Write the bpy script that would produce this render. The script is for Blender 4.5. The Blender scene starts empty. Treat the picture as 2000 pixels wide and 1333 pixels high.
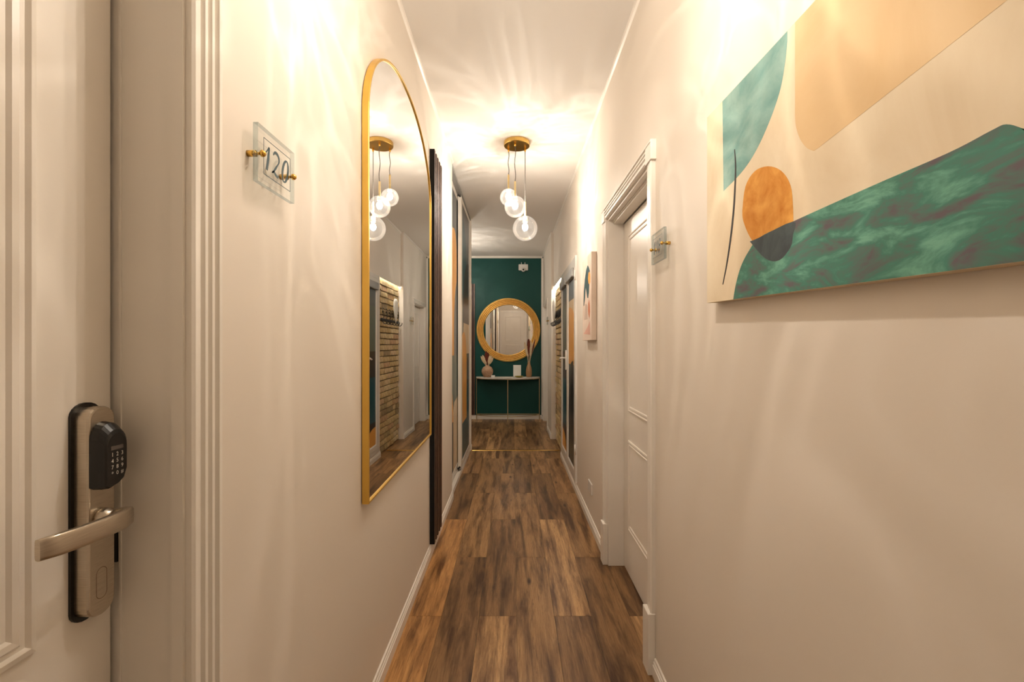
import bpy, bmesh, math, random
from mathutils import Vector, Matrix

random.seed(7)
scene = bpy.context.scene
COL = scene.collection

# ------------------------------------------------------------------ camera, world, exposure
F = 889.0                    # focal length in pixels of the 2000 px wide frame
CX, CY, EYE = 1002.0, 673.0, 1.36
cam_d = bpy.data.cameras.new('camera')
cam_d.sensor_width = 36.0
cam_d.lens = F / 2000.0 * 36.0
cam_d.shift_x = -(CX - 1000.0) / 2000.0
cam_d.shift_y = (CY - 666.5) / 2000.0
cam_d.clip_start = 0.02
cam = bpy.data.objects.new('camera', cam_d)
cam.location = (0, 0, EYE)
cam.rotation_euler = (math.pi / 2, 0, 0)
COL.objects.link(cam)
scene.camera = cam

world = bpy.data.worlds.new('world')
scene.world = world
world.use_nodes = True
world.node_tree.nodes['Background'].inputs[0].default_value = (1.0, 0.93, 0.85, 1)
world.node_tree.nodes['Background'].inputs[1].default_value = 0.05

scene.view_settings.view_transform = 'Standard'
scene.view_settings.look = 'None'
scene.view_settings.gamma = 1.0
scene.view_settings.exposure = 0.0
scene.view_settings.use_curve_mapping = False
scene.cycles.transparent_max_bounces = 24
scene.cycles.max_bounces = 8
scene.cycles.diffuse_bounces = 4
scene.cycles.glossy_bounces = 4
scene.cycles.sample_clamp_indirect = 6.0

BULB_W = 8.0                # watts of each pendant bulb
LIGHT_COL = (1.0, 0.895, 0.775)

# ------------------------------------------------------------------ helpers
def lin(r, g, b):
    def c(v):
        v /= 255.0
        return v / 12.92 if v <= 0.04045 else ((v + 0.055) / 1.055) ** 2.4
    return (c(r), c(g), c(b), 1.0)

def wall_pt(px, py, X):
    """A point measured in the photograph that lies on the wall plane x = X, in metres (y, z)."""
    Y = F * X / (px - CX)
    return (Y, EYE + (CY - py) * Y / F)

class NT:
    def __init__(self, name):
        self.m = bpy.data.materials.new(name)
        self.m.use_nodes = True
        self.t = self.m.node_tree
        self.b = self.t.nodes['Principled BSDF']
        self.o = self.t.nodes['Material Output']
    def n(self, kind, **kw):
        nd = self.t.nodes.new(kind)
        for k, v in kw.items():
            setattr(nd, k, v)
        return nd
    def l(self, a, b):
        self.t.links.new(a, b)
    def coord(self, scale=(1, 1, 1), kind='Object'):
        tc = self.n('ShaderNodeTexCoord')
        mp = self.n('ShaderNodeMapping')
        mp.inputs['Scale'].default_value = scale
        self.l(tc.outputs[kind], mp.inputs['Vector'])
        return mp.outputs['Vector']
    def noise(self, vec, scale, detail=3, rough=0.5, dist=0.0):
        nd = self.n('ShaderNodeTexNoise')
        nd.inputs['Scale'].default_value = scale
        nd.inputs['Detail'].default_value = detail
        nd.inputs['Roughness'].default_value = rough
        nd.inputs['Distortion'].default_value = dist
        if vec is not None:
            self.l(vec, nd.inputs['Vector'])
        return nd.outputs['Fac']
    def ramp(self, fac, stops):
        nd = self.n('ShaderNodeValToRGB')
        el = nd.color_ramp.elements
        el[0].position, el[0].color = stops[0]
        el[1].position, el[1].color = stops[-1]
        for p, c in stops[1:-1]:
            e = el.new(p)
            e.color = c
        self.l(fac, nd.inputs['Fac'])
        return nd.outputs['Color']
    def mix(self, fac, a, b, mode='MIX'):
        nd = self.n('ShaderNodeMix', data_type='RGBA', blend_type=mode)
        for sock, v in ((nd.inputs[0], fac), (nd.inputs[6], a), (nd.inputs[7], b)):
            if isinstance(v, (int, float)):
                sock.default_value = v
            elif isinstance(v, tuple):
                sock.default_value = v
            else:
                self.l(v, sock)
        return nd.outputs[2]
    def bump(self, h, strength=0.2, dist=0.002):
        nd = self.n('ShaderNodeBump')
        nd.inputs['Strength'].default_value = strength
        nd.inputs['Distance'].default_value = dist
        self.l(h, nd.inputs['Height'])
        self.l(nd.outputs['Normal'], self.b.inputs['Normal'])
    def col(self, c):
        if isinstance(c, tuple):
            self.b.inputs['Base Color'].default_value = c
        else:
            self.l(c, self.b.inputs['Base Color'])
    def set(self, **kw):
        for k, v in kw.items():
            self.b.inputs[k].default_value = v

def plain(name, rgb, rough=0.5, metal=0.0, spec=0.5, vary=0.04, vscale=6.0):
    """One paint, plastic or metal with a faint procedural mottling."""
    t = NT(name)
    c = lin(*rgb)
    lo = tuple(max(0, v * (1 - vary)) for v in c[:3]) + (1,)
    hi = tuple(min(1, v * (1 + vary)) for v in c[:3]) + (1,)
    t.col(t.ramp(t.noise(t.coord(), vscale, 1), [(0.3, lo), (0.7, hi)]))
    t.set(Roughness=rough, Metallic=metal)
    t.b.inputs['Specular IOR Level'].default_value = spec
    return t.m

def paint_print(name, a, b, scale, stretch=(1, 1, 1), lo=0.35, hi=0.65, detail=6, rough=0.75, mid=None):
    t = NT(name)
    f = t.noise(t.coord(stretch), scale, detail, 0.6, 0.6)
    st = [(lo, lin(*a)), (hi, lin(*b))] if mid is None else [(lo, lin(*a)), ((lo + hi) / 2, lin(*mid)), (hi, lin(*b))]
    t.col(t.ramp(f, st))
    t.set(Roughness=rough)
    t.b.inputs['Specular IOR Level'].default_value = 0.25
    return t.m

class MB:
    """Collects shapes and links them as ONE mesh object."""
    def __init__(self):
        self.bm = bmesh.new()
    def _face(self, vs, smooth=False):
        try:
            f = self.bm.faces.new(vs)
            f.smooth = smooth
            return f
        except ValueError:
            return None
    def box(self, x0, x1, y0, y1, z0, z1, bevel=0.0):
        x0, x1 = sorted((x0, x1)); y0, y1 = sorted((y0, y1)); z0, z1 = sorted((z0, z1))
        v = [self.bm.verts.new(p) for p in ((x0, y0, z0), (x1, y0, z0), (x1, y1, z0), (x0, y1, z0),
                                            (x0, y0, z1), (x1, y0, z1), (x1, y1, z1), (x0, y1, z1))]
        fs = [self._face([v[i] for i in q]) for q in ((3, 2, 1, 0), (4, 5, 6, 7), (0, 1, 5, 4), (1, 2, 6, 5), (2, 3, 7, 6), (3, 0, 4, 7))]
        if bevel:
            es = list({e for f in fs for e in f.edges})
            bmesh.ops.bevel(self.bm, geom=es, offset=bevel, segments=2, profile=0.5, affect='EDGES')
        return self
    def prism(self, poly, axis, a0, a1, smooth=False):
        """Extrude a 2D outline. axis 'x': (y, z); 'y': (x, z); 'z': (x, y)."""
        def P(u, v, a):
            return {'x': (a, u, v), 'y': (u, a, v), 'z': (u, v, a)}[axis]
        A = [self.bm.verts.new(P(u, v, a0)) for u, v in poly]
        B = [self.bm.verts.new(P(u, v, a1)) for u, v in poly]
        n = len(poly)
        self._face(A[::-1]); self._face(B)
        for i in range(n):
            self._face([A[i], A[(i + 1) % n], B[(i + 1) % n], B[i]], smooth)
        return self
    def loops(self, loops, close_first=False, close_last=False, cyclic=True, smooth=False):
        """Bridge successive loops of 3D points."""
        L = [[self.bm.verts.new(p) for p in lp] for lp in loops]
        for a, b in zip(L, L[1:]):
            n = len(a)
            for i in range(n if cyclic else n - 1):
                self._face([a[i], a[(i + 1) % n], b[(i + 1) % n], b[i]], smooth)
        if close_first: self._face(L[0][::-1])
        if close_last: self._face(L[-1])
        return self
    def tube(self, pts, r, seg=8, caps=True, smooth=True):
        pts = [Vector(p) for p in pts]
        rs = r if isinstance(r, (list, tuple)) else [r] * len(pts)
        ring = []
        up = None
        for i, p in enumerate(pts):
            d = (pts[min(i + 1, len(pts) - 1)] - pts[max(i - 1, 0)]).normalized()
            if up is None:
                up = Vector((0, 0, 1)) if abs(d.z) < 0.9 else Vector((1, 0, 0))
            s = d.cross(up).normalized()
            up = s.cross(d).normalized()
            ring.append([p + (s * math.cos(2 * math.pi * k / seg) + up * math.sin(2 * math.pi * k / seg)) * rs[i] for k in range(seg)])
        return self.loops(ring, caps, caps, True, smooth)
    def lathe(self, prof, c=(0, 0, 0), axis='z', seg=32, smooth=True, cap0=False, cap1=False):
        """Revolve (radius, height) pairs about an axis through c."""
        rings = []
        for r, h in prof:
            lp = []
            for k in range(seg):
                a = 2 * math.pi * k / seg
                u, v = max(r, 1e-5) * math.cos(a), max(r, 1e-5) * math.sin(a)
                lp.append({'z': (c[0] + u, c[1] + v, c[2] + h), 'y': (c[0] + u, c[1] + h, c[2] + v), 'x': (c[0] + h, c[1] + u, c[2] + v)}[axis])
            rings.append(lp)
        return self.loops(rings, cap0, cap1, True, smooth)
    def sphere(self, c, r, seg=24, rings=14, sz=1.0):
        prof = [(r * math.sin(math.pi * i / rings), -r * sz * math.cos(math.pi * i / rings)) for i in range(rings + 1)]
        return self.lathe(prof, c, 'z', seg)
    def ribbon(self, pts, widths, fn, h0, h1):
        """A flat pen stroke with varying width; fn maps (u, v, h) to 3D."""
        n = len(pts)
        Lp, Rp = [], []
        for i, (u, v) in enumerate(pts):
            a, b = pts[max(i - 1, 0)], pts[min(i + 1, n - 1)]
            d = Vector((b[0] - a[0], b[1] - a[1])).normalized()
            w = widths[i] / 2
            Lp.append((u - d.y * w, v + d.x * w)); Rp.append((u + d.y * w, v - d.x * w))
        poly = [[Lp[i], Rp[i]] for i in range(n)]
        secs = [[fn(*p[0], h0), fn(*p[0], h1), fn(*p[1], h1), fn(*p[1], h0)] for p in poly]
        return self.loops(secs, True, True)
    def build(self, name, mat=None, parent=None, matrix=None):
        bmesh.ops.remove_doubles(self.bm, verts=self.bm.verts, dist=1e-6)
        bmesh.ops.recalc_face_normals(self.bm, faces=self.bm.faces)
        me = bpy.data.meshes.new(name)
        self.bm.to_mesh(me)
        self.bm.free()
        if mat is not None:
            for m in (mat if isinstance(mat, (list, tuple)) else [mat]):
                me.materials.append(m)
        o = bpy.data.objects.new(name, me)
        COL.objects.link(o)
        if parent is not None:
            o.parent = parent
            o.matrix_parent_inverse = parent.matrix_basis.inverted()
        return o

def tag(o, label, cat=None, group=None, kind=None):
    o['label'] = label
    if cat: o['category'] = cat
    if group: o['group'] = group
    if kind: o['kind'] = kind
    return o

def empty(name, loc=(0, 0, 0)):
    e = bpy.data.objects.new(name, None)
    e.empty_display_size = 0.05
    e.location = loc
    COL.objects.link(e)
    return e

def struct(o, label, cat):
    return tag(o, label, cat, kind='structure')

def copy_tree(o, parent=None):
    c = o.copy()
    COL.objects.link(c)
    if parent is not None:
        c.parent = parent
        c.matrix_parent_inverse = o.matrix_parent_inverse.copy()
    for ch in list(o.children):
        copy_tree(ch, c)
    return c

# ------------------------------------------------------------------ materials
def wall_paint(name, rgb, rough=0.6):
    t = NT(name)
    v = t.coord()
    c = lin(*rgb)
    t.col(t.ramp(t.noise(v, 1.3, 0), [(0.3, tuple(x * 0.985 for x in c[:3]) + (1,)), (0.7, tuple(min(1, x * 1.01) for x in c[:3]) + (1,))]))
    t.set(Roughness=rough)
    t.b.inputs['Specular IOR Level'].default_value = 0.3
    return t.m

M = {}
M['wall'] = wall_paint('warm_white_wall_paint', (231, 221, 208), 0.55)
M['ceiling'] = wall_paint('ceiling_paint', (238, 233, 226), 0.6)
M['green'] = wall_paint('deep_green_wall_paint', (13, 72, 66), 0.5)
M['white'] = plain('white_lacquer', (240, 233, 223), 0.32, vary=0.01)
M['door_white'] = plain('white_door_lacquer', (238, 230, 219), 0.30, vary=0.012)
M['pvc'] = plain('white_plastic_profile', (236, 232, 226), 0.25, vary=0.01)
M['grey_gasket'] = plain('grey_profile_edge', (150, 148, 144), 0.4)
M['black'] = plain('black_rubber', (8, 7, 7), 0.35)
M['keypad_black'] = plain('black_keypad_plastic', (20, 18, 17), 0.38)
M['gold'] = plain('brushed_gold_frame', (222, 180, 88), 0.34, metal=0.8)
M['gold_round'] = plain('antique_gold_moulding', (238, 190, 104), 0.36, metal=0.6, vary=0.08, vscale=20)
M['brass'] = plain('polished_brass', (224, 180, 92), 0.2, metal=1.0)
M['canopy_brass'] = plain('satin_brass', (206, 170, 96), 0.28, metal=1.0)
M['pale_gold'] = plain('pale_gold_rod', (236, 214, 160), 0.35, metal=0.5)
M['console_gold'] = plain('champagne_metal', (196, 178, 140), 0.3, metal=0.9)
M['cord'] = plain('grey_textile_cord', (84, 78, 72), 0.8)
M['marble'] = paint_print('pale_stone_top', (226, 220, 210), (198, 190, 178), 6, (1, 1, 1), 0.45, 0.75)
M['black_metal'] = plain('black_iron', (16, 15, 15), 0.45, metal=0.3)
M['slat_dark'] = plain('black_felt_backing', (14, 11, 10), 0.9)
M['white_cloth'] = plain('white_cotton', (240, 236, 226), 0.85)
M['paper'] = plain('white_card', (244, 241, 234), 0.7)
M['mortar'] = paint_print('lime_mortar', (150, 130, 98), (104, 88, 64), 30)
M['ink'] = plain('dark_teal_ink', (38, 66, 74), 0.5)
M['digit'] = plain('keypad_print', (214, 208, 198), 0.5)
M['screen'] = plain('dim_display', (92, 84, 80), 0.25)

t = NT('mirror_silver'); t.col((0.93, 0.93, 0.92, 1)); t.set(Metallic=1.0, Roughness=0.0); M['mirror'] = t.m

# brushed nickel of the lock
t = NT('brushed_nickel')
v = t.coord((1, 1, 60))
t.col(t.ramp(t.noise(v, 40, 3), [(0.3, lin(186, 174, 158)), (0.7, lin(214, 204, 188))]))
t.set(Metallic=1.0, Roughness=0.3)
M['nickel'] = t.m

# walnut slats
t = NT('walnut_slat')
v = t.coord((14, 14, 0.9))
t.col(t.ramp(t.noise(v, 5, 5, 0.6, 0.3), [(0.25, lin(66, 44, 34)), (0.55, lin(104, 74, 58)), (0.8, lin(132, 98, 78))]))
t.set(Roughness=0.45)
M['walnut'] = t.m

# thin clear glass that lets light through
def thin_glass(name, tint, edge_strength=0.6, haze=0.0):
    t = NT(name)
    t.t.nodes.remove(t.b)
    tr = t.n('ShaderNodeBsdfTransparent'); tr.inputs[0].default_value = tint
    gl = t.n('ShaderNodeBsdfGlossy'); gl.inputs['Roughness'].default_value = 0.02
    lw = t.n('ShaderNodeLayerWeight'); lw.inputs['Blend'].default_value = 0.25
    mt = t.n('ShaderNodeMath', operation='MULTIPLY'); mt.inputs[1].default_value = edge_strength
    t.l(lw.outputs['Fresnel'], mt.inputs[0])
    mx = t.n('ShaderNodeMixShader')
    t.l(mt.outputs[0], mx.inputs[0]); t.l(tr.outputs[0], mx.inputs[1]); t.l(gl.outputs[0], mx.inputs[2])
    out = mx.outputs[0]
    if haze:
        tl = t.n('ShaderNodeBsdfTranslucent'); tl.inputs[0].default_value = (0.95, 0.95, 0.95, 1)
        m2 = t.n('ShaderNodeMixShader'); m2.inputs[0].default_value = haze
        t.l(out, m2.inputs[1]); t.l(tl.outputs[0], m2.inputs[2])
        out = m2.outputs[0]
    t.l(out, t.o.inputs['Surface'])
    return t.m
M['globe'] = thin_glass('clear_globe_glass', (0.985, 0.985, 0.985, 1), 0.5, 0.012)
M['acrylic'] = thin_glass('clear_acrylic_plate', (0.965, 0.975, 0.97, 1), 0.25)
M['acrylic_edge'] = thin_glass('acrylic_cut_edge', (0.86, 0.90, 0.91, 1), 0.4, 0.07)
M['vase_glass'] = thin_glass('amber_vase_glass', (0.75, 0.58, 0.42, 1), 0.5, 0.35)

# glowing bulb: light passes out of its clear envelope
t = NT('lit_bulb'); t.t.nodes.remove(t.b)
tr = t.n('ShaderNodeBsdfTransparent'); em = t.n('ShaderNodeEmission')
em.inputs[0].default_value = (1.0, 0.93, 0.84, 1); em.inputs[1].default_value = 12.0
ad = t.n('ShaderNodeAddShader'); t.l(tr.outputs[0], ad.inputs[0]); t.l(em.outputs[0], ad.inputs[1]); t.l(ad.outputs[0], t.o.inputs['Surface'])
t.m.cycles.emission_sampling = 'NONE'
M['bulb'] = t.m
t = NT('led_strip_glow'); t.t.nodes.remove(t.b)
em = t.n('ShaderNodeEmission'); em.inputs[0].default_value = (1.0, 0.94, 0.82, 1); em.inputs[1].default_value = 120.0
t.l(em.outputs[0], t.o.inputs['Surface'])
M['led'] = t.m

# floor planks: one wood, each plank toned by its own object colour
t = NT('rustic_oak_plank')
oi = t.n('ShaderNodeObjectInfo')
tc = t.n('ShaderNodeTexCoord')
ofs = t.n('ShaderNodeVectorMath', operation='MULTIPLY_ADD')
cmb = t.n('ShaderNodeCombineXYZ')
for i in range(3):
    t.l(oi.outputs['Random'], cmb.inputs[i])
ofs.inputs[1].default_value = (37.0, 91.0, 13.0)
t.l(cmb.outputs[0], ofs.inputs[0]); t.l(tc.outputs['Object'], ofs.inputs[2])
def mapped(sc):
    mp = t.n('ShaderNodeMapping'); mp.inputs['Scale'].default_value = sc
    t.l(ofs.outputs[0], mp.inputs['Vector'])
    return mp.outputs['Vector']
grain = t.noise(mapped((52, 2.6, 1)), 3.0, 7, 0.72, 0.9)
blot = t.noise(mapped((11, 1.1, 1)), 1.6, 6, 0.62, 0.35)
cracks = t.noise(mapped((46, 3.4, 1)), 2.2, 6, 0.7, 1.6)
base = t.ramp(grain, [(0.25, lin(126, 94, 62)), (0.48, lin(190, 150, 104)), (0.75, lin(222, 186, 138))])
c1 = t.mix(t.ramp(blot, [(0.36, (0, 0, 0, 1)), (0.58, (1, 1, 1, 1))]), lin(98, 66, 39), base)
c2 = t.mix(0.88, c1, oi.outputs['Color'], 'MULTIPLY')
kn = t.n('ShaderNodeTexVoronoi'); kn.inputs['Scale'].default_value = 1.0
t.l(mapped((8, 2.6, 1)), kn.inputs['Vector'])
c3 = t.mix(t.ramp(kn.outputs['Distance'], [(0.04, (1, 1, 1, 1)), (0.13, (0, 0, 0, 1))]), c2, lin(58, 32, 18))
c4 = t.mix(t.ramp(cracks, [(0.60, (0, 0, 0, 1)), (0.74, (1, 1, 1, 1))]), c3, lin(52, 34, 22))
t.col(c4)
t.set(Roughness=0.36)
t.b.inputs['Specular IOR Level'].default_value = 0.4
t.bump(grain, 0.12, 0.001)
M['plank'] = t.m

# old bricks, toned by object
t = NT('old_yellow_brick')
oi = t.n('ShaderNodeObjectInfo')
v = t.coord((1, 1, 1))
tone = t.ramp(oi.outputs['Random'], [(0.0, lin(220, 194, 142)), (0.25, lin(206, 176, 122)), (0.5, lin(226, 202, 156)), (0.7, lin(204, 164, 124)), (0.85, lin(192, 170, 124)), (1.0, lin(160, 138, 104))])
spot = t.ramp(t.noise(v, 16, 5, 0.65), [(0.35, lin(120, 98, 66)), (0.6, (1, 1, 1, 1))])
t.col(t.mix(0.35, tone, spot, 'MULTIPLY'))
t.set(Roughness=0.9)
t.bump(t.noise(v, 60, 4), 0.6, 0.006)
M['brick'] = t.m

# ------------------------------------------------------------------ room shell
WL, WR, WF = -0.535, 0.585, 0.549        # left wall, right wall, right wall beyond the brick niche
CEIL = 2.965
YB, YT, YG = -1.2, 5.84, 8.28            # wall behind, threshold, green wall
XFL = -2.3                               # far side of the entrance hall

floor = MB().box(XFL - 0.1, 0.95, YB - 0.1, YG + 0.1, -0.08, -0.014).build('floor', M['mortar'])
struct(floor, 'floor of rustic brown wood-look planks running down the corridor', 'floor')
PW, PL = 0.188, 1.258
def plank_mesh(x0, x1, y0, y1):
    return MB().box(x0 + 0.0006, x1 - 0.0006, y0 + 0.0006, y1 - 0.0006, -0.013, 0.0)
LIGHTP, MIDP, DARKP, ORP = (1.0, 0.97, 0.90, 1), (0.64, 0.58, 0.49, 1), (0.42, 0.36, 0.30, 1), (0.95, 0.78, 0.55, 1)
tone_at = {(4, 0): LIGHTP, (0, 0): ORP, (2, -1): LIGHTP, (3, 0): MIDP, (1, 0): DARKP, (2, 0): DARKP, (5, 0): DARKP, (3, 1): MIDP,
           (3, -1): MIDP, (1, -1): DARKP, (4, -1): DARKP, (0, -1): ORP, (5, -1): MIDP, (4, 1): DARKP, (2, 1): MIDP, (0, 1): DARKP, (6, -1): LIGHTP, (1, 1): MIDP}
rp = random.Random(3)
for k in range(-10, 8):
    x0 = -0.5455 + PW * k
    off = 2.277 if k % 2 == 0 else 2.906 - PL
    j = -4
    while off + PL * j < YG:
        a, b = max(off + PL * j, YB), min(off + PL * (j + 1), YG)
        if b - a > 0.02:
            spans = [(a, b)]
            if a < YT < b: spans = [(a, YT), (YT, b)]
            for (p, q) in spans:
                xa, xb = x0, x0 + PW
                if q <= YT + 1e-6:
                    xa, xb = max(xa, -0.70), min(xb, 0.72)
                else:
                    xa, xb = max(xa, XFL), min(xb, 0.72)
                if xb - xa < 0.01 or q - p < 0.02: continue
                o = plank_mesh(xa, xb, p, q).build('plank', M['plank'], floor)
                key = (k, j + (0 if k % 2 == 0 else 0))
                o.color = tone_at.get(key, rp.choice([LIGHTP, MIDP, MIDP, DARKP, DARKP, (0.75, 0.68, 0.6, 1)]))
        j += 1

ceiling = MB().box(XFL - 0.1, 0.95, YB - 0.1, YG + 0.1, CEIL, CEIL + 0.08).build('ceiling', M['ceiling'])
struct(ceiling, 'off-white painted corridor ceiling', 'ceiling')

# left wall with the openings of the numbered door and the wardrobe
D1a, D1b, D1t = -0.115, 0.742, 2.13
WA, WB = 4.0, 5.80
w = MB()
w.box(WL, -0.80, YB, D1a, 0, CEIL).box(WL, -0.80, D1a, D1b, D1t, CEIL).box(WL, -0.80, D1b, WA, 0, CEIL)
wall_left = struct(w.build('wall_left', M['wall']), 'warm white corridor wall on the left, carrying the arched mirror', 'wall')
# right wall
D2a, D2b, D2t = 1.94, 2.806, 2.13
P3a, P3b, P3z, P3t = 4.16, 5.42, 0.085, 2.175
NA, NB, NTOP = 5.50, 6.53, 2.19
D4a, D4b, D4t = 7.23, 8.08, 2.02
w = MB()
XO = 0.90
w.box(WR, XO, YB, D2a, 0, CEIL).box(WR, XO, D2a, D2b, D2t, CEIL).box(WR, XO, D2b, P3a, 0, CEIL)
w.box(WR, XO, P3a, P3b, 0, P3z).box(WR, XO, P3a, P3b, P3t, CEIL).box(WR, XO, P3b, NA, 0, CEIL)
w.box(WR, XO, NA, NB, NTOP, CEIL)
w.box(WF, XO, NB, D4a, 0, CEIL).box(WF, XO, D4a, D4b, D4t, CEIL).box(WF, XO, D4b, YG, 0, CEIL)
wall_right = struct(w.build('wall_right', M['wall']), 'warm white corridor wall on the right, carrying the two canvases', 'wall')
# brick niche back
BX = 0.615
nb = MB().box(BX + 0.012, XO, NA + 0.001, NB - 0.001, 0, NTOP - 0.001).build('wall_niche', M['mortar'])
struct(nb, 'old yellow brick wall set back in the lit niche on the right', 'wall')
rb = random.Random(11)
def brick_mesh(L, h, seed):
    r = random.Random(seed)
    b = MB().box(0, 0.05, -L / 2, L / 2, -h / 2, h / 2, 0.006)
    for vv in b.bm.verts:
        vv.co += Vector((r.uniform(-.003, .003), r.uniform(-.004, .004), r.uniform(-.003, .003)))
    bmesh.ops.recalc_face_normals(b.bm, faces=b.bm.faces)
    me = bpy.data.meshes.new('brick'); b.bm.to_mesh(me); b.bm.free(); me.materials.append(M['brick'])
    return me
BL, BH, BJ = 0.275, 0.061, 0.014
cache = {}
row, z = 0, 0.012
while z + BH < NTOP - 0.01:
    y = NA + 0.004 - (0.0 if row % 2 == 0 else (BL + BJ) * rb.choice([0.5, 0.45, 0.55]))
    while y < NB - 0.02:
        L = BL if rb.random() < 0.72 else BL * 0.48
        a, b_ = max(y, NA + 0.004), min(y + L, NB - 0.006)
        if b_ - a > 0.03:
            key = (round((b_ - a) / 0.02), rb.randrange(3))
            if key not in cache:
                cache[key] = brick_mesh(key[0] * 0.02, BH, hash(key) % 999)
            o = bpy.data.objects.new('brick', cache[key])
            COL.objects.link(o)
            o.location = (BX - 0.004 + rb.uniform(-0.006, 0.008), (a + b_) / 2, z + BH / 2)
            o.rotation_euler = (rb.uniform(-.012, .012), 0, rb.uniform(-.02, .02))
            o.parent = nb
        y += L + BJ
    z += BH + BJ
    row += 1

wall_green = struct(MB().box(XFL, 0.75, YG, YG + 0.1, 0, CEIL).build('wall_far', M['green']), 'deep green end wall behind the round gold mirror', 'wall')
struct(MB().box(XFL - 0.1, XFL, YT, YG + 0.1, 0, CEIL).build('wall_hall', M['wall']), 'pale side wall of the entrance hall out of view to the left', 'wall')
struct(MB().box(XFL, -0.62, WB + 0.0, WB + 0.06, 0, CEIL).build('wall_hall_near', M['green']), 'green painted wall behind the wardrobe, seen only in the round mirror', 'wall')
wall_back = struct(MB().box(-0.80, 0.95, YB - 0.1, YB, 0, CEIL).build('wall_back', M['wall']), 'corridor end wall behind the viewer', 'wall')
struct(MB().box(-1.25, -1.15, WA, WB, 0, CEIL).build('wall_wardrobe', M['wall']), 'plain wall at the back of the wardrobe recess', 'wall')

# baseboards (moulded) and thin cornice strips
def board_profile(x, s, h=0.074, th=0.014):
    return [(x, 0), (x + s * th, 0), (x + s * th, h * .62), (x + s * th * .72, h * .66), (x + s * th * .80, h * .78), (x + s * th * .5, h * .84), (x + s * th * .45, h * .97), (x, h)]
def baseboard(name, spans, x, s, label):
    b = MB()
    for a, c in spans:
        b.prism(board_profile(x, s), 'y', a, c)
    return struct(b.build(name, M['white']), label, 'baseboard')
baseboard('baseboard_left', [(YB, D1a - 0.07), (D1b + 0.069, WA)], WL, 1, 'white moulded baseboard along the left corridor wall')
baseboard('baseboard_right', [(YB, 1.865), (2.879, P3a), (P3a, NA)], WR, -1, 'white moulded baseboard along the right corridor wall')
baseboard('baseboard_hall', [(NB + 0.002, D4a - 0.072), (D4b + 0.072, YG)], WF, -1, 'short white baseboard between the brick niche and the far door')
b = MB(); b.prism([(YG, 0), (YG - 0.014, 0), (YG - 0.014, 0.06), (YG - 0.008, 0.074), (YG, 0.074)], 'x', XFL, WF - 0.015)
struct(b.build('baseboard_far', M['white']), 'white baseboard along the green end wall', 'baseboard')
def strip(name, poly, axis, a, b_, label):
    return struct(MB().prism(poly, axis, a, b_).build(name, M['white']), label, 'trim')
strip('trim_1', [(WL, CEIL), (WL + 0.014, CEIL), (WL + 0.010, CEIL - 0.012), (WL, CEIL - 0.020)], 'y', YB, WA, 'thin white cornice strip above the left wall')
strip('trim_2', [(WR, CEIL), (WR - 0.014, CEIL), (WR - 0.010, CEIL - 0.012), (WR, CEIL - 0.020)], 'y', YB, NB, 'thin white cornice strip above the right wall')
strip('trim_3', [(WF, CEIL), (WF - 0.014, CEIL), (WF - 0.010, CEIL - 0.012), (WF, CEIL - 0.020)], 'y', NB, YG, 'thin white cornice strip above the far door')
strip('trim_4', [(YG, CEIL), (YG - 0.014, CEIL), (YG - 0.014, CEIL - 0.03), (YG, CEIL - 0.04)], 'x', XFL, WF - 0.014, 'white cornice strip along the top of the green wall')
struct(MB().box(WF - 0.035, WF, YG - 0.02, YG, 0.074, CEIL - 0.04, 0.003).build('trim_5', M['white']), 'white vertical corner strip at the right end of the green wall', 'trim')
threshold = MB().prism([(YT - 0.02, 0.0), (YT - 0.012, 0.004), (YT + 0.012, 0.004), (YT + 0.02, 0.0)], 'x', -0.55, BX - 0.02).build('trim_6', M['brass'])
struct(threshold, 'thin brass threshold strip across the floor before the green-walled hall', 'trim')

# ------------------------------------------------------------------ doors
def flutes(a, b_, x, s, th=0.018):
    """Fluted casing section, (width, proud) pairs from a to b_."""
    W = b_ - a
    pr = [(0, 0), (0, .75), (.05, 1), (.16, 1), (.20, .62), (.26, .62), (.30, .9), (.40, .9), (.44, .6), (.50, .6), (.54, .85), (.64, .85), (.68, .55), (.74, .55), (.78, .75), (.94, .75), (1, .55), (1, 0)]
    return [(a + W * u, x + s * th * h) for u, h in pr]
def casing(parent, x, s, a, b_, top, wd=0.068, th=0.018, plinth=False, head_block=False):
    """Legs and head around the opening a..b_ on wall plane x, proud towards s. The outer bead faces away from the opening."""
    for (p, q) in ((a - wd, a), (b_ + wd, b_)):
        poly = flutes(p, q, x, s, th)
        MB().prism([(xx, yy) for yy, xx in poly], 'z', 0.0, top if not head_block else top).build('casing_leg', M['white'], parent)
    ex = 0.0 if not head_block else 0.012
    poly = flutes(top + wd, top, x, s, th + (0.006 if head_block else 0))
    MB().prism([(xx, zz) for zz, xx in poly], 'y', a - wd - ex, b_ + wd + ex).build('casing_head', M['white'], parent)
    if head_block:
        for (p, q) in ((a - wd - ex - 0.002, a - 0.004), (b_ + 0.004, b_ + wd + ex + 0.002)):
            MB().box(x, x + s * (th + 0.004), p, q, top - 0.012, top + wd, 0.002).build('corner_block', M['white'], parent)
    if plinth:
        for (p, q) in ((a - wd - 0.003, a + 0.003), (b_ - 0.003, b_ + wd + 0.003)):
            MB().box(x, x + s * (th + 0.012), p, q, 0, 0.252, 0.003).build('plinth_block', M['white'], parent)
def rings(mb, x, s, y0, y1, z0, z1, prof, close=True):
    lp = []
    for ins, h in prof:
        lp.append([(x + s * h, y0 + ins, z0 + ins), (x + s * h, y1 - ins, z0 + ins), (x + s * h, y1 - ins, z1 - ins), (x + s * h, y0 + ins, z1 - ins)])
    mb.loops(lp, False, close)
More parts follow.
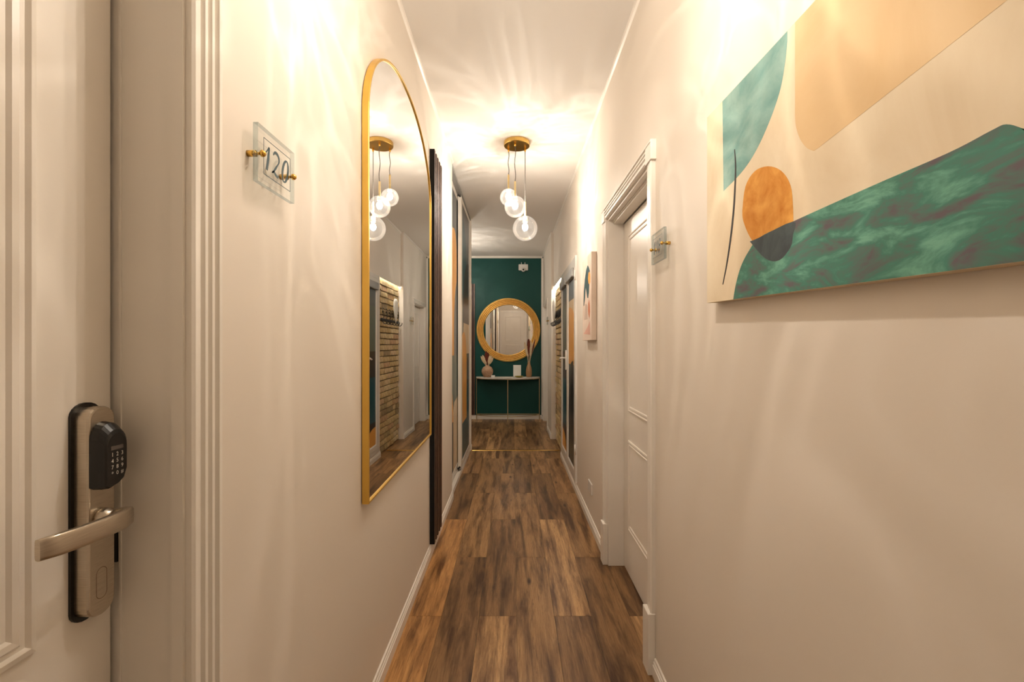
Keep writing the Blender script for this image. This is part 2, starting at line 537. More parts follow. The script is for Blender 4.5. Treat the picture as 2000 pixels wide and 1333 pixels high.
MOULD = [(0, 0.0), (0.002, 0.005), (0.010, 0.007), (0.014, 0.002), (0.020, 0.002), (0.024, 0.006), (0.032, 0.005), (0.036, 0.0008)]
def leaf(parent, x, s, a, b_, top, panels, th=0.04):
    lf = MB().box(x, x - s * th, a, b_, 0.006, top, 0.002).build('door_leaf', M['door_white'], parent)
    for (p, q, z0, z1) in panels:
        m = MB(); rings(m, x, s, p, q, z0, z1, MOULD)
        m.build('panel_moulding', M['door_white'], lf)
    return lf
def frame_box(parent, x_in, x_out, a, b_, top, th=0.02):
    """The jamb lining of an opening, x_in at the room side."""
    m = MB().box(x_in, x_out, a, a + th, 0, top).box(x_in, x_out, b_ - th, b_, 0, top).box(x_in, x_out, a + th, b_ - th, top - th, top)
    return m.build('jamb', M['white'], parent)

# door 1: number 120 on the left with the electronic lock
d1 = struct(empty('door_1', (-0.65, 0.3, 0)), 'white panelled door with electronic lock, nearest on the left', 'door')
casing(d1, WL, 1, D1a, D1b, D1t, 0.068, 0.02)
XD = -0.65
j = MB()
j.box(WL, -0.80, D1b - 0.0005, D1b + 0.003, 0, D1t)
j.box(XD + 0.010, XD + 0.013, D1b - 0.003, D1b - 0.0005, 0, D1t)
j.box(WL, WL - 0.019, D1b - 0.005, D1b - 0.0005, 0, D1t)
j.box(WL, -0.80, D1a, D1a + 0.014, 0, D1t).box(WL, -0.80, D1a, D1b, D1t - 0.014, D1t)
j.build('jamb', M['white'], d1)
lf = leaf(d1, XD, 1, D1a + 0.018, D1b - 0.006, D1t - 0.02, [(D1a + 0.14, 0.618, 1.08 - 0.137, 1.95), (D1a + 0.14, 0.618, 0.2, 0.75)])
MB().box(XD - 0.010, XD + 0.007, D1b - 0.003, D1b - 0.0006, 1.006, 1.056).build('latch_plate', M['black'], d1)
# lock body (part) with its pieces
def stadium(yc, hw, z0, z1, n=10):
    pts = []
    for i in range(n + 1):
        a = math.pi * i / n
        pts.append((yc + hw * math.cos(a), z1 - hw * 0.8 + hw * 0.8 * math.sin(a)))
    for i in range(n + 1):
        a = math.pi + math.pi * i / n
        pts.append((yc + hw * math.cos(a), z0 + hw * 0.8 + hw * 0.8 * math.sin(a)))
    return pts
LZ0, LZ1, LY = 0.949, 1.266, 0.6925
lock = MB()
pts = stadium(LY, 0.0225, LZ0, LZ1)
def shrink(ps, d):
    cz = (LZ0 + LZ1) / 2
    return [(LY + (y - LY) * (1 - d / 0.0225), cz + (zz - cz) * (1 - d / 0.158)) for y, zz in ps]
lock.loops([[(XD + 0.003, *p) for p in pts], [(XD + 0.022, *p) for p in pts], [(XD + 0.0245, *p) for p in shrink(pts, 0.0012)], [(XD + 0.025, *p) for p in shrink(pts, 0.003)]], True, True, True, False)
lock_o = lock.build('door_lock', M['nickel'], d1)
lock_o['label'] = 'brushed nickel lock plate'
MB().prism(stadium(LY - 0.003, 0.0245, LZ0 - 0.006, LZ1 + 0.006), 'x', XD, XD + 0.004).build('lock_gasket', M['black'], lock_o)
# keypad
kz0, kz1 = 1.143, 1.243
kp = []
n = 12
def kp_outline(ins, top_ins):
    o = [(LY - 0.021 + ins, kz0 + ins * .5 + 0.004), (LY - 0.015 + ins, kz0 + ins * .6), (LY + 0.004, kz0 + 0.003 + ins), (LY + 0.016 - ins, kz0 + 0.009 + ins), (LY + 0.021 - ins, kz0 + 0.022 + ins)]
    for i in range(n + 1):
        a = math.pi * i / n
        o.append((LY + (0.021 - ins) * math.cos(a), kz1 - 0.024 - top_ins + (0.024 - ins) * math.sin(a)))
    return o
kpm = MB()
kpm.loops([[(XD + 0.025, *p) for p in kp_outline(0, 0)], [(XD + 0.037, *p) for p in kp_outline(0.0003, 0.002)], [(XD + 0.046, *p) for p in kp_outline(0.002, 0.010)], [(XD + 0.048, *p) for p in kp_outline(0.004, 0.014)]], True, True)
kpo = kpm.build('keypad', M['keypad_black'], lock_o)
kx = XD + 0.0481
MB().box(kx - 0.001, kx + 0.0002, LY - 0.011, LY + 0.0105, 1.2005, 1.2065).build('keypad_display', M['screen'], lock_o)
def text_mesh(s, size, mat, fn, name, parent, ext=0.0):
    cu = bpy.data.curves.new(name, 'FONT'); cu.body = s; cu.size = 1.0; cu.align_x = 'CENTER'; cu.align_y = 'CENTER'; cu.resolution_u = 3
    ob = bpy.data.objects.new(name, cu); COL.objects.link(ob)
    me = bpy.data.meshes.new_from_object(ob.evaluated_get(bpy.context.evaluated_depsgraph_get()))
    bpy.data.objects.remove(ob); bpy.data.curves.remove(cu)
    for vv in me.vertices:
        vv.co = Vector(fn(vv.co.x * size, vv.co.y * size, ext))
    me.materials.append(mat)
    o = bpy.data.objects.new(name, me); COL.objects.link(o)
    o.parent = parent; o.matrix_parent_inverse = parent.matrix_world.inverted() if parent.parent is None else Matrix()
    o.matrix_parent_inverse = (parent.matrix_parent_inverse if parent.parent else parent.matrix_basis.inverted())
    return o
bpy.context.view_layer.update()
def put(o, parent):
    o.parent = parent
    o.matrix_parent_inverse = Matrix()
keys = ['123', '456', '789', '*0#']
for r_, rowk in enumerate(keys):
    for c_, ch in enumerate(rowk):
        yy = LY - 0.0085 + 0.0085 * c_
        zz = 1.1935 - 0.0095 * r_
        cu = bpy.data.curves.new('keypad_digit', 'FONT'); cu.body = ch; cu.size = 0.0085; cu.align_x = 'CENTER'; cu.align_y = 'CENTER'; cu.resolution_u = 2
        ob = bpy.data.objects.new('tmp_text', cu); COL.objects.link(ob)
        dg = bpy.context.evaluated_depsgraph_get()
        me = bpy.data.meshes.new_from_object(ob.evaluated_get(dg))
        bpy.data.objects.remove(ob)
        for vv in me.vertices:
            vv.co = Vector((kx + 0.0002, yy + vv.co.x, zz + vv.co.y))
        me.materials.append(M['digit'])
        o = bpy.data.objects.new('keypad_digit', me); COL.objects.link(o)
        o.parent = lock_o; o.matrix_parent_inverse = Matrix()
# lever
MB().lathe([(0.0135, 0.0), (0.0145, 0.004), (0.0135, 0.012), (0.0105, 0.014), (0.0095, 0.018)], (XD + 0.025, LY - 0.002, 1.098), 'x', 24, True, True, True).build('lever_rosette', M['nickel'], lock_o)
lever = MB()
path = [(XD + 0.040, 0.694, 1.0985), (XD + 0.052, 0.698, 1.0985), (XD + 0.063, 0.694, 1.0985), (XD + 0.068, 0.680, 1.0985), (XD + 0.069, 0.650, 1.0995), (XD + 0.069, 0.610, 1.1015), (XD + 0.0665, 0.585, 1.103), (XD + 0.061, 0.5635, 1.104)]
hh = [0.009, 0.0115, 0.0135, 0.0145, 0.0145, 0.0145, 0.0145, 0.0135]
tt = [0.008, 0.008, 0.007, 0.0055, 0.005, 0.005, 0.005, 0.005]
secs = []
for i, (p, h_, t_) in enumerate(zip(path, hh, tt)):
    a = Vector(path[max(i - 1, 0)]); c = Vector(path[min(i + 1, len(path) - 1)])
    d = (c - a).normalized(); s_ = Vector((0, 0, 1)).cross(d).normalized()
    P = Vector(p)
    lp = []
    for k in range(16):
        an = 2 * math.pi * k / 16
        cu_, su_ = math.cos(an), math.sin(an)
        e = 0.45
        lp.append(P + s_ * t_ * math.copysign(abs(cu_) ** e, cu_) + Vector((0, 0, 1)) * h_ * math.copysign(abs(su_) ** e, su_))
    secs.append(lp)
lever.loops(secs, True, True, True, True)
lever.build('lever_handle', M['nickel'], lock_o)
# oval cover line near the bottom of the plate
ov = MB()
def oval(d):
    return [(XD + 0.0252, LY - 0.001 + (0.0085 + d) * math.cos(2 * math.pi * k / 28), 0.998 + (0.0085 + d) * math.sin(2 * math.pi * k / 28) + (0.0145 if math.sin(2 * math.pi * k / 28) > 0 else -0.0145)) for k in range(28)]
ov.loops([oval(0), oval(0.0007)])
ov.build('cover_seam', M['walnut'], lock_o)

# door 2: number 118 on the right
d2 = struct(empty('door_2', (0.68, 2.37, 0)), 'white panelled door with fluted casing beside the number plate 118', 'door')
casing(d2, WR, -1, D2a, D2b, D2t, 0.070, 0.020, True, True)
frame_box(d2, WR, 0.80, D2a, D2b, D2t, 0.012)
MB().box(WR + 0.028, WR + 0.034, D2a + 0.012, D2b - 0.012, D2t - 0.020, D2t - 0.012).box(WR + 0.034, 0.675, D2a + 0.012, D2b - 0.012, D2t - 0.030, D2t - 0.012).build('door_stop', M['white'], d2)
leaf(d2, 0.68, -1, D2a + 0.015, D2b - 0.015, D2t - 0.035, [(D2a + 0.13, D2b - 0.13, 0.963, 2.0), (D2a + 0.13, D2b - 0.13, 0.268, 0.797)])

# door 4: far door on the right
d4 = struct(empty('door_4', (0.62, 7.65, 0)), 'white door in the hall at the far right beside the green wall', 'door')
casing(d4, WF, -1, D4a, D4b, D4t, 0.07, 0.018, False, False)
frame_box(d4, WF, 0.80, D4a, D4b, D4t, 0.012)
leaf(d4, 0.63, -1, D4a + 0.014, D4b - 0.014, D4t - 0.016, [(D4a + 0.12, D4b - 0.12, 0.95, 1.9), (D4a + 0.12, D4b - 0.12, 0.25, 0.8)])

# door 5: behind the viewer, seen in the round mirror
d5 = struct(empty('door_5', (0.0, YB, 0)), 'white panelled door closing the corridor, reflected in the round gold mirror', 'door')
m5 = MB().box(-0.44, 0.46, YB, YB + 0.03, 0.004, 2.1, 0.003).build('door_leaf', M['door_white'], d5)
for z0, z1 in ((1.0, 1.95), (0.25, 0.85)):
    mm = MB()
    lp = []
    for ins, h in MOULD:
        lp.append([(-0.30 + ins, YB + 0.03 + h, z0 + ins), (0.32 - ins, YB + 0.03 + h, z0 + ins), (0.32 - ins, YB + 0.03 + h, z1 - ins), (-0.30 + ins, YB + 0.03 + h, z1 - ins)])
    mm.loops(lp, False, True)
    mm.build('panel_moulding', M['door_white'], m5)
for (xa, xb, za, zb) in ((-0.52, -0.44, 0, 2.1), (0.46, 0.54, 0, 2.1), (-0.52, 0.54, 2.1, 2.18)):
    MB().box(xa, xb, YB, YB + 0.045, za, zb, 0.004).build('casing_leg', M['white'], d5)

# ------------------------------------------------------------------ patterned prints
C_SLATE, C_OR, C_TEAL, C_DARK, C_BEIGE, C_GG = (92, 98, 102), (236, 170, 78), (28, 82, 96), (44, 38, 40), (220, 196, 160), (98, 112, 102)
PR = {k: plain('film_' + k, c, 0.32, vary=0.03) for k, c in dict(slate=C_SLATE, orange=C_OR, teal=C_TEAL, dark=C_DARK, beige=C_BEIGE, sage=C_GG, deep=(50, 58, 56)).items()}
def arch(y0, y1, z0, z1, rise, n=12, down=False):
    yc, a = (y0 + y1) / 2, (y1 - y0) / 2
    pts = [(y0, z0), (y1, z0)]
    for i in range(n + 1):
        an = math.pi * i / n
        pts.append((yc + a * math.cos(an), z1 - rise + rise * math.sin(an)))
    return pts
def half_arch(y_flat, y_curve, z0, z1, rise, n=10):
    """An arch cut in half: tall along y_flat, curving down to y_curve."""
    pts = [(y_flat, z0), (y_curve, z0)]
    for i in range(n + 1):
        an = math.pi / 2 * i / n
        pts.append((y_flat + (y_curve - y_flat) * math.cos(an), z1 - rise + rise * math.sin(an)))
    return pts
def prints(parent, x, s, shapes, name='printed_shape', step=0.0004):
    for i, (poly, mat) in enumerate(shapes):
        MB().prism(poly, 'x', x, x + s * step * (i + 1)).build(name, mat, parent)
def rect(y0, y1, z0, z1):
    return [(y0, z0), (y1, z0), (y1, z1), (y0, z1)]

# door 3: white-framed double door with abstract film
d3 = struct(empty('door_3', (0.6, 4.79, P3z)), 'white plastic double door with abstract coloured panes on the right wall', 'door')
fr = 0.045
MB().box(0.568, 0.66, P3a, P3a + fr, P3z, P3t, 0.003).box(0.572, 0.66, P3b - fr, P3b, P3z, P3t, 0.003).box(0.5725, 0.66, P3a + fr, P3b - fr, P3t - fr, P3t, 0.003).box(0.5725, 0.66, P3a + fr, P3b - fr, P3z, P3z + fr, 0.003).build('outer_frame', M['pvc'], d3)
mid = 4.80
for (a, b_, which) in ((P3a + fr, mid, 'near'), (mid, P3b - fr, 'far')):
    st = 0.062
    z0, z1 = P3z + fr, P3t - fr
    lfm = MB()
    prof = [(0.001, 0.0), (0.003, 0.016), (st - 0.012, 0.016), (st - 0.004, 0.012), (st, 0.006)]
    rings(lfm, 0.585, -1, a, b_, z0, z1, prof, False)
    lfm.box(0.585, 0.65, a + .001, a + st, z0, z1).box(0.585, 0.65, b_ - st, b_ - .001, z0, z1).box(0.585, 0.65, a + st, b_ - st, z0, z0 + st).box(0.585, 0.65, a + st, b_ - st, z1 - st, z1)
    lf3 = lfm.build('door_leaf', M['pvc'], d3)
    a1, b1, c0, c1 = a + st, b_ - st, z0 + st, z1 - st
    MB().box(0.580, 0.584, a1, b1, c0, c1).build('pane', PR['slate'], lf3)
    xx = 0.580
    MB().box(0.545, 0.5845, a1 - 0.02, b1 + 0.02, c1 - 0.075, c1 + 0.012, 0.008).build('blind_cassette', M['grey_gasket'], lf3)
    if which == 'near':
        sh = [(rect(a1, b1, 1.62, 1.80), PR['beige']), (rect(a1, a1 + 0.06, 1.15, c1), PR['beige']), (half_arch(b1, a1 + 0.05, 1.16, 1.74, 0.14), PR['orange']), (half_arch(a1 + 0.1, b1, c0, 1.20, 0.22), PR['dark']), (rect(a1, b1, c0, 0.62), PR['deep']), (half_arch(a1, b1, 0.55, 0.95, 0.3), PR['dark'])]
    else:
        sh = [(rect(a1, b1, 1.05, 1.80), PR['sage']), (rect(a1, b1, 0.95, 1.28), PR['dark']), (rect(a1, b1, 0.46, 0.98), PR['teal']), (rect(a1, b1, c0, 0.46), PR['dark']), (half_arch(b1, a1, c0, 0.40, 0.3), PR['orange'])]
    prints(lf3, xx, -1, sh)
# handle on the meeting stile
h = MB().box(0.555, 0.5685, mid + 0.018, mid + 0.048, 1.09, 1.30, 0.004)
h.build('handle_plate', M['pvc'], d3)
h = MB(); h.tube([(0.553, mid + 0.033, 1.215), (0.520, mid + 0.033, 1.215), (0.508, mid + 0.045, 1.213), (0.505, mid + 0.075, 1.205), (0.507, mid + 0.135, 1.195)], [0.010, 0.010, 0.011, 0.011, 0.009], 10)
h.build('lever_handle', M['pvc'], d3)
for zz in (0.35, 1.95):
    MB().lathe([(0.008, 0), (0.008, 0.09)], (0.567, P3a + 0.002, zz), 'z', 12, True, True, True).build('hinge', M['pvc'], d3)

# wardrobe with two sliding doors
wd = tag(empty('wardrobe', (-0.6, 4.9, 0)), 'built-in wardrobe with two abstract patterned sliding doors at the left corridor end', 'wardrobe')
SX1, SX2 = -0.583, -0.545         # front faces of rear and front door
for (name_, x, a, b_) in (('rear', SX1, 4.02, 4.95), ('front', SX2, 4.78, 5.78)):
    z0, z1 = 0.052, 2.93
    st = 0.035 if name_ == 'rear' else 0.11
    m = MB()
    m.box(x, x - 0.034, a, a + st, z0, z1, 0.002).box(x, x - 0.034, b_ - st, b_, z0, z1, 0.002)
    m.box(x, x - 0.034, a + st, b_ - st, z0, z0 + 0.06, 0.002).box(x, x - 0.034, a + st, b_ - st, z1 - 0.05, z1, 0.002)
    fo = m.build('sliding_door', M['white'], wd)
    a1, b1 = a + st, b_ - st
    c0, c1 = z0 + 0.06, z1 - 0.05
    MB().box(x - 0.006, x - 0.016, a1, b1, c0, c1).build('panel', PR['slate'], fo)
    xx = x - 0.006
    if name_ == 'rear':
        sh = [(rect(a1, 4.36, 1.3, c1), PR['sage']), (rect(4.40, 4.62, 1.24, 2.50), PR['beige']), (arch(4.33, 4.75, 1.25, 2.52, 0.24), PR['orange']), (half_arch(4.86, 4.54, 0.7, 2.05, 0.55), PR['slate']), (rect(a1, b1, 0.74, 1.25), PR['sage']), (half_arch(4.1, 4.47, 0.55, 1.04, 0.42), PR['orange']), ([(4.45, c0), (b1, c0), (b1, 0.82), (4.55, 0.78), (4.47, 0.66)], PR['beige']), (rect(4.36, 4.46, c0, 0.60), PR['dark']), (rect(4.02 + st, 4.38, c0, 0.56), PR['slate'])]
    else:
        sh = [(rect(a1, b1, 2.2, c1), PR['slate']), (half_arch(a1, 5.35, 1.9, 2.75, 0.35), PR['teal']), (half_arch(b1, 5.05, 1.55, 2.35, 0.5), PR['dark']), (rect(5.05, b1, 1.2, 1.60), PR['beige']), (rect(a1, b1, c0, 0.72), PR['teal']), (rect(5.35, b1, c0, 1.25), PR['teal']), (arch(4.80, 5.38, 0.50, 1.50, 0.34), PR['orange']), (rect(5.42, 5.62, 0.9, 1.2), PR['dark'])]
    prints(fo, xx, 1, sh)
tr = MB().box(-0.540, -0.66, WA + 0.002, WB - 0.002, 0.0, 0.030, 0.002).box(-0.540, -0.5435, WA + 0.002, WB - 0.002, 0.030, 0.046).box(-0.5805, -0.582, WA + 0.002, WB - 0.002, 0.030, 0.046)
tr.build('bottom_track', M['white'], wd)
MB().box(-0.538, -0.66, WA + 0.002, WB - 0.002, 2.935, 2.963).build('top_track', M['grey_gasket'], wd)
for (yy, xx, zz) in ((4.772, -0.560, 0.070), (4.772, -0.576, 0.056), (4.772, -0.556, 2.915), (4.772, -0.578, 2.925)):
    MB().sphere((xx, yy, zz), 0.011, 10, 6).build('roller_cap', M['black'], wd)
# carcass: end panel towards the hall
MB().box(-0.545, -1.15, WB - 0.001, WB - 0.020, 0, CEIL - 0.003).build('end_panel', M['white'], wd)
MB().box(-0.535, -0.64, WB + 0.0, WB + 0.062, 0.0, CEIL - 0.002, 0.003).build('corner_post', M['white'], wd)
MB().prism([(WB + 0.062 + 0.0, 0), (WB + 0.076, 0), (WB + 0.076, 0.062), (WB + 0.062, 0.074)], 'x', -0.53, -0.64).build('post_skirting', M['white'], wd)

# ------------------------------------------------------------------ arched mirror on the left wall
am = tag(empty('arched_mirror', (-0.53, 2.23, 0.8)), 'tall arched wall mirror in a slim gold frame on the left wall', 'mirror')
AY0, AY1, AZ0, AZ1, RISE = 1.600, 2.832, 0.797, 2.588, 0.405
def arch_outline(ins, x, n=44):
    yc, a = (AY0 + AY1) / 2, (AY1 - AY0) / 2 - ins
    zb, zt, r = AZ0 + ins, AZ1 - ins, RISE - ins * 0.6
    pts = [(x, yc - a, zb), (x, yc + a, zb)]
    e = 2.0 / 2.1
    for i in range(n + 1):
        an = math.pi * i / n
        c, s_ = math.cos(an), math.sin(an)
        pts.append((x, yc + a * math.copysign(abs(c) ** e, c), zt - r + r * abs(s_) ** e))
    return pts
m = MB()
m.loops([arch_outline(0.004, -0.533), arch_outline(0.0, -0.530), arch_outline(0.0, -0.508), arch_outline(0.001, -0.5065), arch_outline(0.007, -0.5065), arch_outline(0.008, -0.508), arch_outline(0.008, -0.5125)], False, False, True)
m.build('frame', M['gold'], am)
m = MB(); m.loops([arch_outline(0.005, -0.520), arch_outline(0.0078, -0.5125)], True, True)
m.build('mirror_glass', M['mirror'], am)

# ------------------------------------------------------------------ slat panels
def slat_panel(name, label, along, base, pos0, n, pitch, sw, depth, z0, z1, s, back_mat):
    """Vertical slats. along='y': on the left wall; along='x': on the green wall."""
    root = tag(empty(name, (base, pos0, z0) if along == 'y' else (pos0, base, z0)), label, 'wall panel', 'walnut slat panels')
    W = pitch * (n - 1) + sw
    if along == 'y':
        MB().box(base, base + s * 0.010, pos0, pos0 + W, z0, z1).build('backing', back_mat, root)
        MB().box(base, base + s * depth, pos0 - 0.006, pos0 - 0.0005, z0, z1).build('edge_strip', back_mat, root)
    else:
        MB().box(pos0, pos0 + W, base, base + s * 0.010, z0, z1).build('backing', back_mat, root)
    sl = None
    for k in range(n):
        if along == 'y':
            o = MB().box(base + s * 0.010, base + s * depth, pos0 + pitch * k, pos0 + pitch * k + sw, z0, z1, 0.0015)
        else:
            o = MB().box(pos0 + pitch * k, pos0 + pitch * k + sw, base, base + s * depth, z0, z1, 0.0015)
        for f in o.bm.faces:
            f.normal_update()
            if (abs(f.normal.y) > 0.8) if along == 'y' else (abs(f.normal.x) > 0.8):
                f.material_index = 1
        o.build('slat', [M['walnut'], M['slat_dark']], root)
    return root
slat_panel('slat_panel', 'dark walnut slat panel on the left wall beyond the arched mirror', 'y', WL + 0.0008, 2.925, 5, 0.066, 0.036, 0.031, 0.076, 2.615, 1, M['slat_dark'])
slat_panel('slat_panel', 'dark walnut slat panel on the green end wall', 'x', YG - 0.0008, -1.06, 9, 0.0425, 0.028, 0.026, 0.078, 2.46, -1, M['slat_dark'])

# ------------------------------------------------------------------ number plates
def stroke(kind):
    if kind == '1':
        return [([(0.02, 0.62), (0.18, 0.78), (0.36, 1.0)], [0.03, 0.05, 0.07]), ([(0.37, 1.0), (0.28, 0.5), (0.17, 0.0)], [0.08, 0.15, 0.13])]
    if kind == '2':
        pts, wd_ = [], []
        for i in range(13):
            a = math.radians(165 - 215 * i / 12)
            pts.append((0.36 + 0.24 * math.cos(a), 0.76 + 0.24 * math.sin(a))); wd_.append(0.05 + 0.08 * math.sin(math.pi * i / 12))
        pts += [(0.34, 0.36), (0.16, 0.14), (0.02, 0.05)]; wd_ += [0.1, 0.07, 0.05]
        return [(pts, wd_), ([(0.02, 0.05), (0.16, 0.13), (0.32, 0.05), (0.46, 0.0), (0.58, 0.10)], [0.05, 0.1, 0.13, 0.1, 0.04])]
    if kind == '0':
        pts, wd_ = [], []
        for i in range(25):
            a = 2 * math.pi * i / 24
            u, v = 0.23 * math.cos(a), 0.5 * math.sin(a)
            pts.append((0.34 + u + 0.22 * v, 0.5 + v)); wd_.append(0.06 + 0.08 * abs(math.cos(a)))
        return [(pts, wd_)]
    if kind == '8':
        out = []
        for cv, ru, rv in ((0.75, 0.18, 0.25), (0.26, 0.22, 0.27)):
            pts, wd_ = [], []
            for i in range(21):
                a = 2 * math.pi * i / 20
                u, v = ru * math.cos(a), rv * math.sin(a)
                pts.append((0.28 + u + 0.22 * (cv + v - 0.5), cv + v)); wd_.append(0.05 + 0.08 * abs(math.cos(a)))
            out.append((pts, wd_))
        return out
def number_plate(label, wall, s, yc, zc, number, W=0.150, H=0.116):
    """Clear acrylic plate on two brass stand-offs; s is the direction away from the wall."""
    root = tag(empty('number_plate', (wall, yc, zc)), label, 'number plate', 'acrylic room number plates')
    xb, xf = wall + s * 0.017, wall + s * 0.027
    rd = 1 if s > 0 else -1                # reading direction along y
    fn = lambda u, v, h: (xf + s * h, yc + rd * u, zc + v)
    ya, yb_, za, zb = yc - W / 2, yc + W / 2, zc - H / 2, zc + H / 2
    MB().box(xb, xf, ya, yb_, za, zb).build('plate', M['acrylic'], root)
    e = MB()
    for (p, q, z0, z1) in ((ya - .0006, ya - .0001, za, zb), (yb_ + .0001, yb_ + .0006, za, zb), (ya, yb_, za - .0006, za - .0001), (ya, yb_, zb + .0001, zb + .0006)):
        e.box(xb, xf, p, q, z0, z1)
    e.build('polished_edge', M['acrylic_edge'], root)
    fw, fh, lw = W * 0.74, H * 0.65, 0.0015
    b_ = MB()
    for (u0, u1, v0, v1) in ((-fw / 2, fw / 2, fh / 2 - lw, fh / 2), (-fw / 2, fw / 2, -fh / 2, -fh / 2 + lw), (-fw / 2, -fw / 2 + lw, -fh / 2, fh / 2), (fw / 2 - lw, fw / 2, -fh / 2, fh / 2)):
        b_.box(fn(u0, 0, 0)[0], fn(0, 0, 0.0003)[0], fn(u0, 0, 0)[1], fn(u1, 0, 0)[1], zc + v0, zc + v1)
    b_.build('printed_border', M['ink'], root)
    hgt = H * 0.43
    adv = {'1': 0.56, '2': 0.80, '0': 0.72, '8': 0.70}
    wtot = sum(adv[c] for c in number) * hgt
    u = -wtot / 2
    for ch in number:
        g = MB()
        for pts, wds in stroke(ch):
            g.ribbon([(u + p[0] * hgt, -hgt / 2 + p[1] * hgt) for p in pts], [w_ * hgt * 1.1 for w_ in wds], fn, 0.0, 0.0004)
        g.build('digit', M['ink'], root)
        u += adv[ch] * hgt
    for sy in (-1, 1):
        yy = yc + sy * W * 0.43
        sgn = s
        prof = [(0.0065, 0.0), (0.0065, 0.017), (0.003, 0.0171), (0.003, 0.0272), (0.0062, 0.0273), (0.0070, 0.030), (0.0062, 0.033), (0.0035, 0.0362), (0.001, 0.037)]
        MB().lathe([(r_, sgn * h_) for r_, h_ in prof], (wall, yy, zc), 'x', 18, True, True, True).build('standoff', M['brass'], root)
    return root
number_plate('clear acrylic plate with the number 120 beside the nearest left door', WL, 1, 0.982, 1.745, '120')
number_plate('clear acrylic plate with the number 118 beside the right door', WR, -1, 1.760, 1.738, '118')
number_plate('small clear number plate beside the far hall door, past the brick niche', WF, -1, 6.99, 1.72, '')

# ------------------------------------------------------------------ canvases
CANV = paint_print('canvas_cream', (234, 219, 192), (220, 200, 168), 3.2, (1, 1.6, 1), 0.35, 0.7)
P_TEAL = paint_print('canvas_dusty_teal', (100, 146, 140), (160, 190, 180), 7, (1, 1, 1.6), 0.3, 0.72)
P_OCH = paint_print('canvas_pale_ochre', (216, 182, 134), (228, 200, 158), 3.5, (1, 1, 1), 0.3, 0.7)
P_OR = paint_print('canvas_orange', (196, 120, 34), (234, 172, 84), 16, (1, 1, 1), 0.3, 0.7)
P_GRN = paint_print('canvas_green_strokes', (104, 96, 100), (118, 174, 152), 9.0, (1, 1.0, 2.6), 0.38, 0.66, 9, mid=(76, 130, 114))
P_SLT = paint_print('canvas_slate', (66, 72, 76), (84, 96, 98), 14)
P_INK = plain('canvas_ink_line', (44, 40, 40), 0.7)
cx1 = 0.553
c1o = tag(empty('canvas_picture', (WR, 0.8, 1.72)), 'large abstract canvas in cream, ochre and green, nearest on the right wall', 'picture')
FY, NY, SL = 1.297, 0.300, 0.035
body = [(FY, 1.478), (NY, 1.478 - SL * (FY - NY)), (NY, 2.006 - SL * (FY - NY)), (FY, 2.006)]
MB().prism(body, 'x', WR - 0.001, cx1).build('canvas', CANV, c1o)
def zt(y): return 2.006 - SL * (FY - y)
def zbm(y): return 1.478 - SL * (FY - y)
def W1(*pp): return [wall_pt(px, py, cx1) for px, py in pp]
def smooth_pts(pts, n=6):
    """Catmull-Rom through 2D points (open)."""
    out = []
    P = [pts[0]] + list(pts) + [pts[-1]]
    for i in range(1, len(P) - 2):
        for k in range(n):
            t_ = k / n
            q = []
            for d in range(2):
                a, b_, c, e = P[i - 1][d], P[i][d], P[i + 1][d], P[i + 2][d]
                q.append(0.5 * (2 * b_ + (c - a) * t_ + (2 * a - 5 * b_ + 4 * c - e) * t_ ** 2 + (3 * b_ - a - 3 * c + e) * t_ ** 3))
            out.append(tuple(q))
    out.append(pts[-1])
    return out
lay = 0.0
shapes = []
A = W1((1538, 80), (1534, 120), (1524, 175), (1505, 232), (1478, 292), (1450, 335), (1413, 374))
A = smooth_pts(A)
ya = A[0][0]; yb2 = wall_pt(1411, 210, cx1)[0]
A = [(ya, zt(ya) - 0.0005)] + A + [(yb2, zt(yb2) - 0.0005)]
shapes.append((A, P_TEAL, 'teal_shape'))
B = smooth_pts(W1((1553, 225), (1555, 248), (1563, 272), (1576, 289), (1590, 295)), 4)
p0, p1 = wall_pt(1600, 288, cx1), wall_pt(1960, 6, cx1)
sl = (p1[1] - p0[1]) / (p1[0] - p0[0])
yn = NY + 0.001
zn = p0[1] + sl * (yn - p0[0])
yl = B[0][0]
Bp = [(yl, zt(yl) - 0.0005)] + B + [p0]
if zn > zt(yn):
    # meets the top edge before the near end
    yi = (zt(0) - 0.0005 - p0[1] + sl * p0[0]) / (sl - SL) if abs(sl - SL) > 1e-6 else yn
    Bp += [(yi, zt(yi) - 0.0005)]
else:
    Bp += [(yn, zn), (yn, zt(yn) - 0.0005)]
shapes.append((Bp, P_OCH, 'ochre_shape'))
el = smooth_pts(W1((1450, 412), (1456, 365), (1474, 335), (1500, 325), (1526, 334), (1544, 362), (1549, 405), (1549, 450), (1544, 482), (1520, 505), (1492, 495), (1466, 465), (1452, 432), (1450, 412)), 4)[:-1]
shapes.append((el, P_OR, 'orange_disc'))
hill = smooth_pts(W1((1432, 588), (1437, 558), (1447, 522), (1462, 492), (1484, 464), (1549, 433), (1700, 365), (1850, 300), (1935, 256), (1966, 243), (2000, 252)), 5)
yl2, zl2 = hill[-1]
hill += [(yl2 - 0.03, zl2 - 0.022), (yl2 - 0.08, zl2 - 0.09), (yl2 - 0.13, zl2 - 0.19), (NY + 0.001, zl2 - 0.30), (NY + 0.001, zbm(NY) + 0.0005)]
hill[0] = (hill[0][0], zbm(hill[0][0]) + 0.0005)
shapes.append((hill, P_GRN, 'green_hill'))
shapes.append((smooth_pts(W1((1465, 472), (1484, 464), (1549, 433), (1549, 460), (1544, 484), (1522, 509), (1495, 505), (1465, 472)), 4)[:-1], P_SLT, 'slate_overlap'))
